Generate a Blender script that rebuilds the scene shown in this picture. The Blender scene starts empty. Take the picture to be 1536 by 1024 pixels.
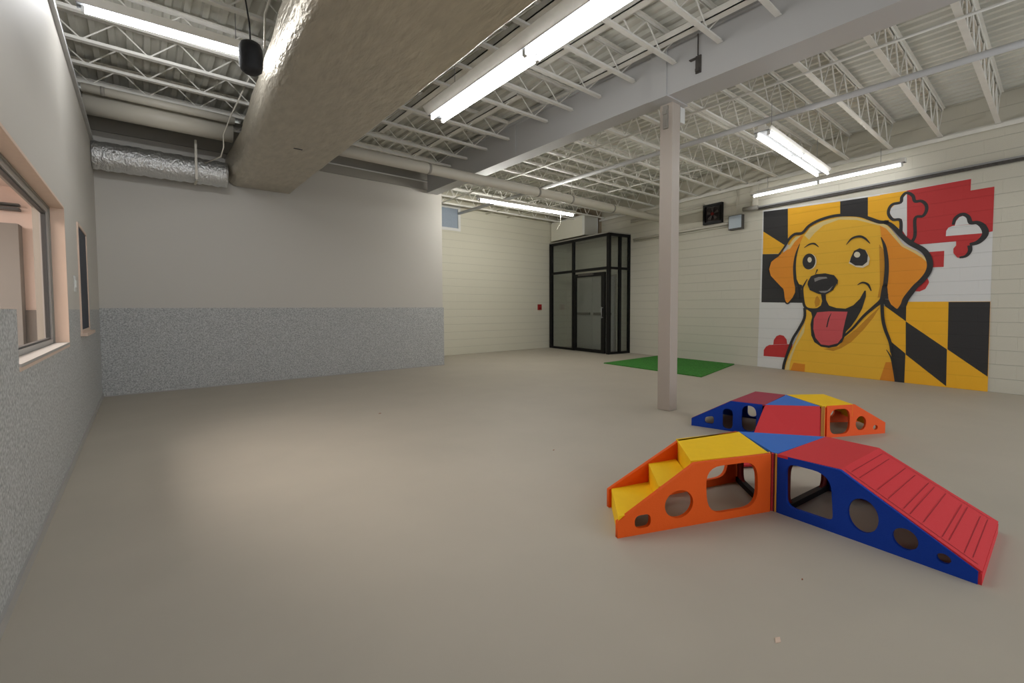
import bpy, bmesh, math, random
from mathutils import Vector, Matrix, geometry
random.seed(7)
SC = bpy.context.scene
COL = SC.collection

# ------------------------------------------------------------------ camera
YAW, PITCH, ROLL, FPX, SHY = 0.686208779, 0.0411895516, -0.00358214966, 678.517177, -21.6817776
CAM_H = 1.22
cy, sy, cp, sp = math.cos(YAW), math.sin(YAW), math.cos(PITCH), math.sin(PITCH)
fwd = Vector((sy*cp, cy*cp, -sp)); right = Vector((cy, -sy, 0)); up = right.cross(fwd)
c_, s_ = math.cos(ROLL), math.sin(ROLL)
r2 = right*c_ + up*s_; u2 = up*c_ - right*s_
cam_d = bpy.data.cameras.new('camera'); cam = bpy.data.objects.new('camera', cam_d); COL.objects.link(cam)
M = Matrix((( r2.x, u2.x, -fwd.x, 0), (r2.y, u2.y, -fwd.y, 0), (r2.z, u2.z, -fwd.z, CAM_H), (0, 0, 0, 1)))
cam.matrix_world = M
cam_d.sensor_width = 36.0; cam_d.lens = 36.0*FPX/1536.0
cam_d.shift_y = SHY/1536.0
cam_d.clip_start = 0.02; cam_d.clip_end = 100
SC.camera = cam

# ------------------------------------------------------------------ world, view
w = bpy.data.worlds.new('world'); SC.world = w; w.use_nodes = True
w.node_tree.nodes['Background'].inputs[0].default_value = (0.92, 0.96, 1.0, 1)
w.node_tree.nodes['Background'].inputs[1].default_value = 0.85
SC.view_settings.view_transform = 'Standard'; SC.view_settings.look = 'None'
SC.view_settings.exposure = 0.95; SC.view_settings.gamma = 1.0; SC.view_settings.use_curve_mapping = False
SC.cycles.use_denoising = True
SC.cycles.max_bounces = 8; SC.cycles.diffuse_bounces = 5; SC.cycles.sample_clamp_indirect = 6.0
SC.cycles.caustics_reflective = False; SC.cycles.caustics_refractive = False
TUBE = 30.0          # brightness of the fluorescent tubes
HALL = 165.0          # warm ceiling lamp of the room behind the window (W)

# ------------------------------------------------------------------ materials
def srgb(r, g, b):
    f = lambda c: (c/255/12.92) if c/255 <= 0.04045 else ((c/255+0.055)/1.055)**2.4
    return (f(r), f(g), f(b), 1)
MATS = {}
def mat(name, col, rough=0.6, metal=0.0, noise=0.0, nscale=8.0, bump=0.0, bscale=60.0, stretch=None, spec=0.5, coat=0.0, bdist=0.01):
    m = bpy.data.materials.new(name); m.use_nodes = True; nt = m.node_tree; b = nt.nodes['Principled BSDF']
    b.inputs['Base Color'].default_value = col; b.inputs['Roughness'].default_value = rough
    b.inputs['Metallic'].default_value = metal; b.inputs['Specular IOR Level'].default_value = spec
    b.inputs['Coat Weight'].default_value = coat
    vec = None
    if noise or bump:
        g = nt.nodes.new('ShaderNodeNewGeometry'); vec = g.outputs['Position']
        if stretch:
            mp = nt.nodes.new('ShaderNodeMapping'); mp.inputs['Scale'].default_value = stretch
            nt.links.new(vec, mp.inputs['Vector']); vec = mp.outputs[0]
    if noise:
        n = nt.nodes.new('ShaderNodeTexNoise'); n.inputs['Scale'].default_value = nscale; n.inputs['Detail'].default_value = 6
        nt.links.new(vec, n.inputs['Vector'])
        r = nt.nodes.new('ShaderNodeMapRange'); r.inputs['From Min'].default_value = 0.3; r.inputs['From Max'].default_value = 0.7
        r.inputs['To Min'].default_value = 1-noise; r.inputs['To Max'].default_value = 1+noise
        nt.links.new(n.outputs['Fac'], r.inputs['Value'])
        mx = nt.nodes.new('ShaderNodeVectorMath'); mx.operation = 'SCALE'; mx.inputs[0].default_value = col[:3]
        nt.links.new(r.outputs[0], mx.inputs['Scale']); nt.links.new(mx.outputs[0], b.inputs['Base Color'])
    if bump:
        n = nt.nodes.new('ShaderNodeTexNoise'); n.inputs['Scale'].default_value = bscale; n.inputs['Detail'].default_value = 5
        nt.links.new(vec, n.inputs['Vector'])
        bp = nt.nodes.new('ShaderNodeBump'); bp.inputs['Strength'].default_value = bump; bp.inputs['Distance'].default_value = bdist
        nt.links.new(n.outputs['Fac'], bp.inputs['Height']); nt.links.new(bp.outputs[0], b.inputs['Normal'])
    MATS[name] = m
    return m
def block_mat(name, col, axis, rough=0.55, line=0.80, bumpy=1.0):
    """painted concrete block: courses 0.2 m, blocks 0.4 m, the joints as shallow grooves"""
    m = mat(name, col, rough); nt = m.node_tree; b = nt.nodes['Principled BSDF']
    g = nt.nodes.new('ShaderNodeNewGeometry'); sx = nt.nodes.new('ShaderNodeSeparateXYZ'); cb = nt.nodes.new('ShaderNodeCombineXYZ')
    nt.links.new(g.outputs['Position'], sx.inputs[0]); nt.links.new(sx.outputs[axis], cb.inputs['X']); nt.links.new(sx.outputs['Z'], cb.inputs['Y'])
    def brick(width, size):
        t = nt.nodes.new('ShaderNodeTexBrick'); t.inputs['Scale'].default_value = 1.0
        t.inputs['Brick Width'].default_value = width; t.inputs['Row Height'].default_value = 0.2
        t.inputs['Mortar Size'].default_value = size; t.inputs['Mortar Smooth'].default_value = 0.6
        nt.links.new(cb.outputs[0], t.inputs['Vector']); return t
    br, bv = brick(400.0, 0.006), brick(0.4, 0.005)
    br.inputs['Color1'].default_value = col; br.inputs['Color2'].default_value = col; br.inputs['Mortar'].default_value = tuple(c*line for c in col[:3])+(1,)
    n = nt.nodes.new('ShaderNodeTexNoise'); n.inputs['Scale'].default_value = 90; nt.links.new(g.outputs['Position'], n.inputs['Vector'])
    ns = nt.nodes.new('ShaderNodeMath'); ns.operation = 'MULTIPLY'; ns.inputs[1].default_value = 0.4
    nt.links.new(n.outputs['Fac'], ns.inputs[0])
    iv = nt.nodes.new('ShaderNodeMath'); iv.operation = 'MULTIPLY_ADD'; iv.inputs[1].default_value = -0.8
    i2 = nt.nodes.new('ShaderNodeMath'); i2.operation = 'MULTIPLY_ADD'; i2.inputs[1].default_value = -0.3
    nt.links.new(br.outputs['Fac'], iv.inputs[0]); nt.links.new(ns.outputs[0], iv.inputs[2])
    nt.links.new(bv.outputs['Fac'], i2.inputs[0]); nt.links.new(iv.outputs[0], i2.inputs[2])
    bp = nt.nodes.new('ShaderNodeBump'); bp.inputs['Strength'].default_value = 0.5; bp.inputs['Distance'].default_value = 0.012*bumpy
    nt.links.new(i2.outputs[0], bp.inputs['Height']); nt.links.new(bp.outputs[0], b.inputs['Normal'])
    nt.links.new(br.outputs['Color'], b.inputs['Base Color'])
    return m
def glass_mat(name, tint, gloss=0.08, rough=0.02):
    m = bpy.data.materials.new(name); m.use_nodes = True; nt = m.node_tree; nt.nodes.clear()
    o = nt.nodes.new('ShaderNodeOutputMaterial'); t = nt.nodes.new('ShaderNodeBsdfTransparent'); t.inputs[0].default_value = tint
    g = nt.nodes.new('ShaderNodeBsdfGlossy'); g.inputs['Roughness'].default_value = rough
    mx = nt.nodes.new('ShaderNodeMixShader'); mx.inputs[0].default_value = gloss
    nt.links.new(t.outputs[0], mx.inputs[1]); nt.links.new(g.outputs[0], mx.inputs[2]); nt.links.new(mx.outputs[0], o.inputs[0])
    MATS[name] = m; return m
def emit_mat(name, col, s):
    m = bpy.data.materials.new(name); m.use_nodes = True; nt = m.node_tree; nt.nodes.clear()
    o = nt.nodes.new('ShaderNodeOutputMaterial'); e = nt.nodes.new('ShaderNodeEmission'); e.inputs[0].default_value = col; e.inputs[1].default_value = s
    nt.links.new(e.outputs[0], o.inputs[0]); MATS[name] = m; return m

mat('floor', srgb(176, 168, 154), 0.6, noise=0.035, nscale=1.6, bump=0.05, bscale=220)
mat('wall_paint', srgb(196, 192, 184), 0.6, bump=0.06, bscale=180)
mat('wainscot', srgb(174, 175, 174), 0.6, noise=0.42, nscale=64, bump=0.15, bscale=120)
block_mat('block_wall', srgb(206, 202, 184), 'X')
block_mat('block_wall_side', srgb(206, 202, 188), 'Y')
mat('deck', srgb(214, 213, 204), 0.6, noise=0.06, nscale=6, stretch=(4, .6, 1))
mat('steel_white', srgb(226, 224, 217), 0.5, noise=0.04, nscale=9)
mat('beam_paint', srgb(186, 186, 186), 0.5)
mat('column_paint', srgb(178, 168, 158), 0.5)
mat('duct_wrap', srgb(200, 192, 176), 0.42, metal=0.75, noise=0.09, nscale=5, bump=0.75, bscale=7, stretch=(3, .9, 3), bdist=0.03)
mat('foil', srgb(232, 233, 234), 0.36, metal=0.95, bump=0.9, bscale=26, stretch=(1.6, 1, 1), bdist=0.03)
mat('pipe_white', srgb(208, 203, 190), 0.45)
mat('black_frame', srgb(10, 10, 11), 0.5, spec=.25)
mat('black_plastic', srgb(20, 21, 26), 0.55, bump=0.3, bscale=400)
mat('dark_metal', srgb(70, 66, 62), 0.5, noise=0.3, nscale=30)
mat('grey_metal', srgb(150, 150, 150), 0.45)
mat('housing_dimmed', srgb(110, 112, 114), 0.6)  # underside of the white housings, coloured darker to offset the tubes' glow
mat('trim_beige', srgb(212, 188, 170), 0.5, noise=0.03, nscale=20, stretch=(1, 1, .2))
mat('sash_grey', srgb(165, 162, 158), 0.45)
mat('sash_dark', srgb(60, 60, 60), 0.5)
mat('hall_wall', srgb(224, 208, 200), 0.7)
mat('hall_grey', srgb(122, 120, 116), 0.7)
mat('dark_blue_blind', srgb(38, 44, 58), 0.6)
mat('grass', srgb(52, 128, 38), 0.95, noise=0.5, nscale=38, bump=1.0, bscale=160)
mat('play_yellow', srgb(246, 198, 20), 0.7, spec=0.25, noise=0.02, nscale=20, bump=0.12, bscale=90)
mat('play_orange', srgb(232, 92, 22), 0.7, spec=0.25, bump=0.12, bscale=120)
mat('play_orange_far', srgb(236, 92, 40), 0.7, spec=0.25, bump=0.12, bscale=120)
mat('play_red', srgb(206, 52, 58), 0.7, spec=0.25, bump=0.1, bscale=120)
mat('play_plum', srgb(158, 56, 76), 0.7, spec=0.25, bump=0.1, bscale=120)
mat('play_groove', srgb(150, 30, 40), 0.7, spec=0.25)
mat('play_blue', srgb(10, 58, 160), 0.7, spec=0.25, bump=0.1, bscale=120)
mat('play_sky', srgb(56, 112, 200), 0.7, spec=0.25, bump=0.1, bscale=120)
mat('play_maroon', srgb(110, 34, 30), 0.7, spec=0.25)
mat('play_black', srgb(26, 22, 24), 0.7, spec=0.25)
mat('strip_gold', srgb(222, 158, 50), 0.5)
mat('white_plastic', srgb(215, 215, 212), 0.4)
mat('alarm_red', srgb(150, 20, 18), 0.4)
mat('fan_blades', srgb(74, 66, 64), 0.5, noise=.5, nscale=30)
mat('fan_dark', srgb(46, 38, 38), 0.5, noise=0.6, nscale=40)
mat('louver_blue', srgb(178, 190, 200), 0.4)
mat('window_pane', srgb(150, 162, 176), 0.3, noise=0.04, nscale=30)
mat('soffit_white', srgb(222, 220, 208), 0.6, bump=0.2, bscale=20)
mat('chase_brown', srgb(150, 136, 116), 0.65)
mat('door_grey', srgb(170, 170, 168), 0.45)
mat('sand_speck', srgb(150, 90, 60), 0.8)
mat('cable_black', srgb(20, 20, 20), 0.5)
mat('ledge_grey', srgb(150, 146, 138), 0.6)
for nm, c in dict(white=(222, 222, 222), black=(44, 43, 45), gold=(248, 184, 36), red=(196, 50, 52), dog=(245, 190, 54), orange=(238, 150, 38),
                  orange2=(226, 140, 36), cream=(228, 204, 140), umber=(206, 142, 34), pink=(214, 88, 94), cream2=(226, 218, 196), grey=(140, 138, 136)).items():
    block_mat('paint_'+nm, srgb(*c), 'Y', 0.6, 0.90, 0.6)
glass_mat('booth_glass', (0.84, 0.86, 0.85, 1), 0.09, 0.12)
glass_mat('window_glass', (0.93, 0.93, 0.92, 1), 0.06)
emit_mat('tube_glow', (0.95, 0.97, 1.0, 1), TUBE)
emit_mat('tube_glow_low', (0.97, 0.97, 0.96, 1), TUBE*.3)      # tubes by the mural, turned down to keep the wall from washing out
emit_mat('tube_glow_mid', (0.97, 0.97, 0.96, 1), TUBE*.6)
emit_mat('tube_glow_left', (0.97, 0.98, 1.0, 1), TUBE*2.0)
emit_mat('tube_glow_high', (1.0, 0.98, 0.92, 1), TUBE*2.8)      # tubes near the end wall, turned up to brighten it

# ------------------------------------------------------------------ helpers
class MB:
    def __init__(s): s.bm = bmesh.new(); s.mi = 0; s.mats = []
    def use(s, m):
        if m not in s.mats: s.mats.append(m)
        s.mi = s.mats.index(m); return s
    def faces(s, vs, fs, smooth=False):
        v = [s.bm.verts.new(p) for p in vs]
        for f in fs:
            try:
                fc = s.bm.faces.new([v[i] for i in f]); fc.material_index = s.mi; fc.smooth = smooth
            except ValueError: pass
        return s
    def box(s, a, b):
        x0, y0, z0 = (min(a[i], b[i]) for i in range(3)); x1, y1, z1 = (max(a[i], b[i]) for i in range(3))
        return s.hexa([(x0,y0),(x1,y0),(x1,y1),(x0,y1)], z0, z1)
    def hexa(s, poly, z0, z1):
        return s.prism([(p[0], p[1], z0) for p in poly], [(p[0], p[1], z1) for p in poly])
    def prism(s, lo, hi, smooth=False):
        n = len(lo)
        return s.faces(list(lo)+list(hi), [tuple(range(n))[::-1], tuple(range(n, 2*n))] + [(i, (i+1) % n, n+(i+1) % n, n+i) for i in range(n)], smooth)
    def obox(s, p, d, n, L, W, z0, z1):   # box from p, length L along d, width W along n
        p, d, n = Vector(p), Vector(d), Vector(n)
        q = [p, p+d*L, p+d*L+n*W, p+n*W]
        return s.hexa([(v.x, v.y) for v in q], z0, z1)
    def bar(s, a, b, wd, ht=None):        # rectangular bar from a to b
        a, b = Vector(a), Vector(b); ht = ht or wd; d = (b-a).normalized()
        ref = Vector((0, 0, 1)) if abs(d.z) < 0.95 else Vector((0, 1, 0))
        x = d.cross(ref).normalized(); y = x.cross(d).normalized()
        c = [x*wd/2+y*ht/2, -x*wd/2+y*ht/2, -x*wd/2-y*ht/2, x*wd/2-y*ht/2]
        return s.prism([a+k for k in c], [b+k for k in c])
    def tube(s, pts, r, n=12, cap=True):
        pts = [Vector(p) for p in pts]; rings = []; m = len(pts)
        rr = r if isinstance(r, (list, tuple)) else [r]*m
        for i, p in enumerate(pts):
            d = (pts[min(i+1, m-1)]-pts[max(i-1, 0)]).normalized()
            ref = Vector((0, 0, 1)) if abs(d.z) < 0.9 else Vector((0, 1, 0))
            x = d.cross(ref).normalized(); y = x.cross(d).normalized()
            rings.append([p+(x*math.cos(2*math.pi*k/n)+y*math.sin(2*math.pi*k/n))*rr[i] for k in range(n)])
        vs = [v for g in rings for v in g]; fs = []
        for i in range(m-1):
            for k in range(n): fs.append((i*n+k, i*n+(k+1) % n, (i+1)*n+(k+1) % n, (i+1)*n+k))
        v = [s.bm.verts.new(p) for p in vs]
        for f in fs:
            fc = s.bm.faces.new([v[i] for i in f]); fc.smooth = True; fc.material_index = s.mi
        if cap:
            for g in (range(n), range((m-1)*n, m*n)):
                fc = s.bm.faces.new([v[i] for i in g]); fc.material_index = s.mi
        return s
    def out(s, name, material=None, parent=None, bevel=0.0):
        me = bpy.data.meshes.new(name); 
        bmesh.ops.recalc_face_normals(s.bm, faces=s.bm.faces)
        s.bm.to_mesh(me); s.bm.free()
        if material: me.materials.append(MATS[material])
        for m in s.mats:
            if not material: me.materials.append(MATS[m])
        return link(name, me, parent, bevel)
def world_loc(o):
    v = Vector((0, 0, 0))
    while o: v += o.location; o = o.parent
    return v
def link(name, me, parent=None, bevel=0.0):
    o = bpy.data.objects.new(name, me); COL.objects.link(o)
    if parent:
        me.transform(Matrix.Translation(-world_loc(parent))); o.parent = parent
    if bevel:
        b = o.modifiers.new('bevel', 'BEVEL'); b.width = bevel; b.segments = 2; b.limit_method = 'ANGLE'; b.harden_normals = False
    return o
def tag(o, label=None, cat=None, group=None, kind=None):
    if label: o['label'] = label
    if cat: o['category'] = cat
    if group: o['group'] = group
    if kind: o['kind'] = kind
    return o
def thing(name, loc, label, cat, group=None):
    o = bpy.data.objects.new(name, None); COL.objects.link(o); o.location = loc; o.empty_display_size = 0.1
    return tag(o, label, cat, group)
def struct(name, mb, material=None, parent=None):
    o = mb.out(name, material, parent)
    if not parent: o['kind'] = 'structure'
    return o
def copy_thing(root, loc, label, group=None):
    r = root.copy(); COL.objects.link(r); r.location = loc; r['label'] = label
    if group: r['group'] = group
    for ch in root.children:
        c = ch.copy(); COL.objects.link(c); c.parent = r
        for g in ch.children:
            d = g.copy(); COL.objects.link(d); d.parent = c
    return r
def flat_panel(outline, holes, thick):
    """mesh of a sheet with holes in (s, z) coordinates, centred on its thickness"""
    cu = bpy.data.curves.new('sheet', 'CURVE'); cu.dimensions = '2D'; cu.fill_mode = 'BOTH'; cu.extrude = thick/2; cu.bevel_depth = 0.0
    for pts in [outline]+list(holes):
        sp_ = cu.splines.new('POLY'); sp_.points.add(len(pts)-1); sp_.use_cyclic_u = True
        for i, p in enumerate(pts): sp_.points[i].co = (p[0], p[1], 0, 1)
    ob = bpy.data.objects.new('sheet', cu); COL.objects.link(ob)
    dg = bpy.context.evaluated_depsgraph_get(); dg.update()
    me = bpy.data.meshes.new_from_object(ob.evaluated_get(dg))
    bpy.data.objects.remove(ob); bpy.data.curves.remove(cu)
    return me
def rounded(pts, r, n=6):
    """polygon with its corners rounded by r (or a list of r)"""
    out = []; m = len(pts)
    for i in range(m):
        p = Vector(pts[i]); a = Vector(pts[i-1]); b = Vector(pts[(i+1) % m]); rad = r[i] if isinstance(r, (list, tuple)) else r
        d1 = (a-p); d2 = (b-p); l1 = min(rad, d1.length*0.49); l2 = min(rad, d2.length*0.49)
        p1 = p+d1.normalized()*l1; p2 = p+d2.normalized()*l2
        for k in range(n+1):
            t = k/n; q = p1*(1-t)**2+p*2*t*(1-t)+p2*t*t; out.append((q.x, q.y))
    return out
def oval(cx, cy_, rx, ry, n=28): return [(cx+rx*math.cos(2*math.pi*k/n), cy_+ry*math.sin(2*math.pi*k/n)) for k in range(n)]

# the mural wall stands at a slight angle
WS = 0.125
def wall_x(y): return 9.38 + WS*(y-0.66)
WD = Vector((WS, 1, 0)).normalized()      # along the mural wall, away from the camera
WN = Vector((-1, WS, 0)).normalized()     # out of it into the room
def on_wall(y, z, off=0.0):
    p = Vector((wall_x(y), y, z)); return p+WN*off
Y0, YB, YP = -3.0, 10.13, 8.5             # open back of the view, block end wall, far partition
DECK = 4.22
# ------------------------------------------------------------------ room shell
m = MB(); m.hexa([(-0.5, Y0), (wall_x(Y0)+.3, Y0), (wall_x(YB)+.3, YB+.2), (-0.5, YB+.2)], -0.1, 0.0); struct('floor', m, 'floor')

# roof deck: trapezoid flutes running away along Y
m = MB(); prof = []; x = -0.8; pitch = 0.152
while x < 11.2:
    prof += [(x, DECK), (x+.052, DECK), (x+.066, DECK+.04), (x+.138, DECK+.04)]; x += pitch
for (a, b) in zip(prof, prof[1:]):
    m.faces([(a[0], Y0, a[1]), (b[0], Y0, b[1]), (b[0], YB+.2, b[1]), (a[0], YB+.2, a[1])], [(0, 1, 2, 3)])
m.box((-0.8, Y0, DECK+.06), (11.2, YB+.2, DECK+.16))
struct('ceiling', m, 'deck')

# left wall with two openings (cells between the grid lines), lower 1.22 m speckled
XL, TL = -0.45, 0.15
W1 = (2.50, 5.01, 0.93, 2.03); W2 = (5.92, 6.78, 1.0, 2.05)
def wall_cells(m, ys, zs, skip, x0, x1, split=1.225, low='wainscot', high='wall_paint'):
    for y0, y1 in zip(ys, ys[1:]):
        for z0, z1 in zip(zs, zs[1:]):
            yc, zc = (y0+y1)/2, (z0+z1)/2
            if any(a < yc < b and c < zc < d for a, b, c, d in skip): continue
            m.use(low if zc < split else high).box((x0, y0, z0), (x1, y1, z1))
m = MB(); wall_cells(m, [Y0, W1[0], W1[1], W2[0], W2[1], YP], [0, W1[2], W2[2], 1.225, W1[3], W2[3], 3.42], [W1, W2], XL-TL, XL)
m.use('wainscot').box((XL-TL, W1[0], W1[2]), (XL, 3.1, 1.225))     # the solid lower left part of the window bay
wl = struct('wall_left', m)
m = MB(); m.box((XL-.36, Y0, 3.42), (XL-.22, YP+.3, DECK)); struct('wall_left_upper', m, 'wall_paint')
m = MB(); m.box((XL-.2, Y0, 3.421), (XL+.03, YP-.05, 3.46)); m.box((XL-.02, Y0, 3.46), (XL+.0, YP-.05, 3.56)); struct('trim_1', m, 'beam_paint')
m = MB(); m.box((XL, Y0, 0), (XL+.012, YP, 0.055)); struct('baseboard_left', m, 'sash_grey')

# far partition (left bay): plain above, speckled lower panel standing a little proud
XR = 5.05
m = MB(); m.use('wall_paint').hexa([(XL-TL, YP), (XR-.02, YP), (XR-.02, YB), (XR-.14, YB), (XR-.14, YP+.12), (XL-TL, YP+.12)], 0, 3.68); m.use('ledge_grey').box((XL-TL, YP+.05, 3.68), (XR-.02, YP+.12, DECK)); struct('wall_partition', m)  # grey sheet above the ledge added to keep the gap dark
m = MB(); m.box((XL, YP-.012, 0.0), (XR, YP, 1.245)); m.box((XR-.02, YP, 0), (XR, YB, 1.245)); struct('wall_partition_lower', m, 'wainscot')
m = MB(); m.box((XL, YP-.024, 0.0), (XR+.0, YP-.012, 0.014)); struct('baseboard_partition', m, 'sash_grey')
m = MB(); m.box((XL-.3, YP-.03, 3.68), (XR+.0, YP+.35, 3.84)); struct('trim_2', m, 'ledge_grey')
m = MB(); m.box((2.1, YP-.05, 3.835), (XR, YP-.03, 3.855)); struct('ledge_highlight', m, 'white_plastic')  # white strip painted in for the highlight on the ledge's top edge

# block end wall with the small high window
W3 = (5.55, 6.55, 3.24, 3.88)
m = MB(); m.use('block_wall')
for x0, x1 in ((XR-.2, W3[0]), (W3[0], W3[1]), (W3[1], wall_x(YB)+.1)):
    for z0, z1 in ((0, W3[2]), (W3[2], W3[3]), (W3[3], DECK)):
        if x0 == W3[0] and z0 == W3[2]: continue
        m.box((x0, YB, z0), (x1, YB+.15, z1))
struct('wall_end', m)
# mural wall
m = MB(); a0, a1 = on_wall(Y0, 0), on_wall(YB+.1, 0)
m.obox(a0, WD, -WN, (a1-a0).length, 0.2, 0, DECK); struct('wall_right', m, 'block_wall_side')
# chase and soffit above the booth
m = MB(); p = on_wall(8.55, 0); m.obox(p, WD, WN, 1.5, 0.12, 3.3, DECK); struct('trim_4', m, 'chase_brown')
m = MB(); p = Vector((9.64, 8.55, 0)); m.obox(p, WD, -WN, 1.55, 0.45, 3.27, 3.80); 
m.use('soffit_white'); struct('trim_5', m)
m = MB(); m.obox(p+WN*.012, WD, -WN, .09, 0.5, 3.27, 3.83); m.obox(p+WN*.012, WD, -WN, 1.5, 0.5, 3.80, 3.83); struct('trim_6', m, 'white_plastic')

# windows of the left wall -------------------------------------------------
def ring(m, y0, y1, z0, z1, w_, x0, x1):      # rectangular frame in the plane of the left wall
    m.box((x0, y0, z0), (x1, y1, z0+w_)); m.box((x0, y0, z1-w_), (x1, y1, z1))
    m.box((x0, y0, z0+w_), (x1, y0+w_, z1-w_)); m.box((x0, y1-w_, z0+w_), (x1, y1, z1-w_))
def step_ring(m, y0, y1, z0, z1, w_, x0, x1):   # frame whose lower left part is cut out by the low wall
    m.box((x0, 3.1, z0), (x1, y1, z0+w_)); m.box((x0, y0, z1-w_), (x1, y1, z1)); m.box((x0, y1-w_, z0+w_), (x1, y1, z1-w_))
    
def reveal(m, w_, x0, x1):
    m.box((x0, 3.1, W1[2]), (x1, W1[1], W1[2]+w_)); m.box((x0, W1[0], W1[3]-w_), (x1, W1[1], W1[3])); m.box((x0, W1[1]-w_, W1[2]+w_), (x1, W1[1], W1[3]-w_))
m = MB(); reveal(m, .018, XL-.075, XL+.004); w1 = struct('window_1', m, 'trim_beige')
m = MB(); reveal(m, .03, XL-TL-.02, XL-.076); m.out('inner_reveal', 'ledge_grey', w1)
m = MB(); step_ring(m, W1[0]+.02, W1[1]-.02, W1[2]+.02, W1[3]-.02, 0.045, XL-.13, XL-.085); m.out('sash', 'sash_grey', w1)
m = MB(); step_ring(m, W1[0]+.065, W1[1]-.065, W1[2]+.065, W1[3]-.065, 0.012, XL-.12, XL-.095); m.out('gasket', 'sash_dark', w1)
m = MB(); m.box((XL-.110, W1[0]+.07, W1[2]+.07), (XL-.104, W1[1]-.07, W1[3]-.07)); m.out('glass_pane', 'window_glass', w1)
m = MB(); m.box((XL-.08, 3.12, W1[2]+.02), (XL+.005, W1[1]-.02, W1[2]+.035)); m.out('window_sill', 'sash_grey', w1)
m = MB(); ring(m, W2[0], W2[1], W2[2], W2[3], 0.03, XL-TL, XL+.012); w2 = struct('window_2', m, 'trim_beige')
m = MB(); m.box((XL-.02, W2[0]+.03, W2[2]+.03), (XL+.004, W2[1]-.03, W2[3]-.03)); m.out('blind', 'dark_blue_blind', w2)
m = MB(); m.box((XL, W2[0]-.03, W2[2]-.03), (XL+.05, W2[1]+.04, W2[2]+.0)); m.out('window_sill', 'trim_beige', w2)
m = MB(); f = 0.07
x0, x1, z0, z1 = W3
m.box((x0, YB-.02, z0), (x1, YB+.05, z0+f)); m.box((x0, YB-.02, z1-f), (x1, YB+.05, z1)); m.box((x0, YB-.02, z0+f), (x0+f, YB+.05, z1-f)); m.box((x1-f, YB-.02, z0+f), (x1, YB+.05, z1-f))
w3 = struct('window_3', m, 'white_plastic')
m = MB(); m.box((x0+f, YB+.01, z0+f), (x1-f, YB+.03, z1-f)); m.out('frosted_pane', 'window_pane', w3)

# the room seen through the big window
m = MB(); m.use('hall_wall'); hx = -3.4
m.box((hx-.1, 0.5, 0), (hx, 8.45, 2.75)); m.box((hx, 8.35, 0), (XL-TL, 8.45, 2.75)); m.box((hx, 0.4, 0), (XL-TL, 0.5, 2.75))
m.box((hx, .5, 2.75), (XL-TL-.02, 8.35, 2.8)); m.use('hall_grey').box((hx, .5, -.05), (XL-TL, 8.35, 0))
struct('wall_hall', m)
m = MB(); m.box((-1.31, 8.1, 0), (-1.13, 8.34, 2.27)); m.box((-1.31, 8.3, 0), (-.98, 8.34, 1.22)); struct('wall_hall_pier_reflection', m, 'hall_grey')  # low grey panel stands in for the wainscot reflected in the window glass
m = MB(); m.box((hx, 8.2, 2.45), (-1.13, 8.34, 2.48)); m.box((hx, 8.2, 2.51), (-1.13, 8.34, 2.53)); struct('wall_hall_header', m, 'sash_dark')
hl = bpy.data.lights.new('hall_ceiling_lamp', 'AREA'); hl.energy = HALL; hl.color = (1.0, 0.91, 0.85); hl.shape = 'RECTANGLE'; hl.size = 1.8; hl.size_y = 4.0
ho = bpy.data.objects.new('hall_ceiling_lamp', hl); COL.objects.link(ho); ho.location = (-2.3, 4.6, 2.7)
tag(ho, 'warm ceiling lamp in the room behind the large window', 'lamp')

# ------------------------------------------------------------------ steel column and beams
m = MB(); m.box((4.79, 2.92, 0), (4.95, 3.085, 3.6)); 
st = thing('steel_column', (4.87, 3.0, 0), 'square painted steel column rising from the open floor to the ceiling beam', 'column')
m.out('shaft', 'column_paint', st, 0.006)
m = MB(); m.box((4.60, 2.88, 3.585), (5.04, 3.12, 3.6)); m.box((4.615, 2.9, 3.6), (4.64, 3.10, 4.12)); m.out('cap_plate', 'beam_paint', st)
m = MB(); m.box((4.77, 2.975, 3.30), (4.79, 3.035, 3.56)); m.box((4.755, 2.985, 3.32), (4.77, 3.02, 3.40)); m.box((4.75, 2.98, 3.46), (4.77, 3.03, 3.50)); b_ = m.out('clamp_bracket', 'ledge_grey', st)
m = MB(); m.box((4.97, 2.93, 3.40), (5.07, 3.06, 3.58)); m.out('junction_box', 'white_plastic', st)
m = MB()
m.box((4.64, Y0, 3.6), (5.0, 2.9, 3.66)); m.box((4.64, Y0, 3.66), (4.70, 2.9, 4.1)); m.box((4.6, Y0, 4.1), (5.04, 2.9, 4.14))
be = m.out('steel_beam', 'beam_paint'); tag(be, 'wide grey steel beam running from the column toward the viewer', 'beam')
m = MB(); m.box((4.62, 3.1, 3.6), (4.87, 8.4, 3.65)); m.box((4.64, 3.1, 3.65), (4.70, 8.4, 4.1)); m.box((4.6, 3.1, 4.1), (4.9, 8.4, 4.14)); m.box((4.70, 4.95, 3.65), (4.85, 4.97, 4.1))
m.box((4.625, 5.55, 3.65), (4.64, 5.62, 4.1))
be2 = m.out('steel_beam', 'beam_paint'); tag(be2, 'narrower grey steel beam running from the column back toward the far wall', 'beam')
m = MB(); m.box((4.58, Y0, 4.14), (4.63, 6.9, 4.17)); o = m.out('angle_rail', 'steel_white'); tag(o, 'thin white angle rail along the top of the grey beams', 'rail')
m = MB(); m.box((4.625, 2.50, 3.70), (4.64, 2.56, 3.88)); m.box((4.615, 2.525, 3.88), (4.625, 2.535, 4.1)); m.box((4.60, 2.55, 3.85), (4.64, 2.62, 3.86)); m.box((4.60, 2.51, 3.71), (4.625, 2.55, 3.74))
o = m.out('beam_clamp', 'dark_metal'); tag(o, 'small dark metal clamp hanging on the side of the wide grey beam', 'clamp')

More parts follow.
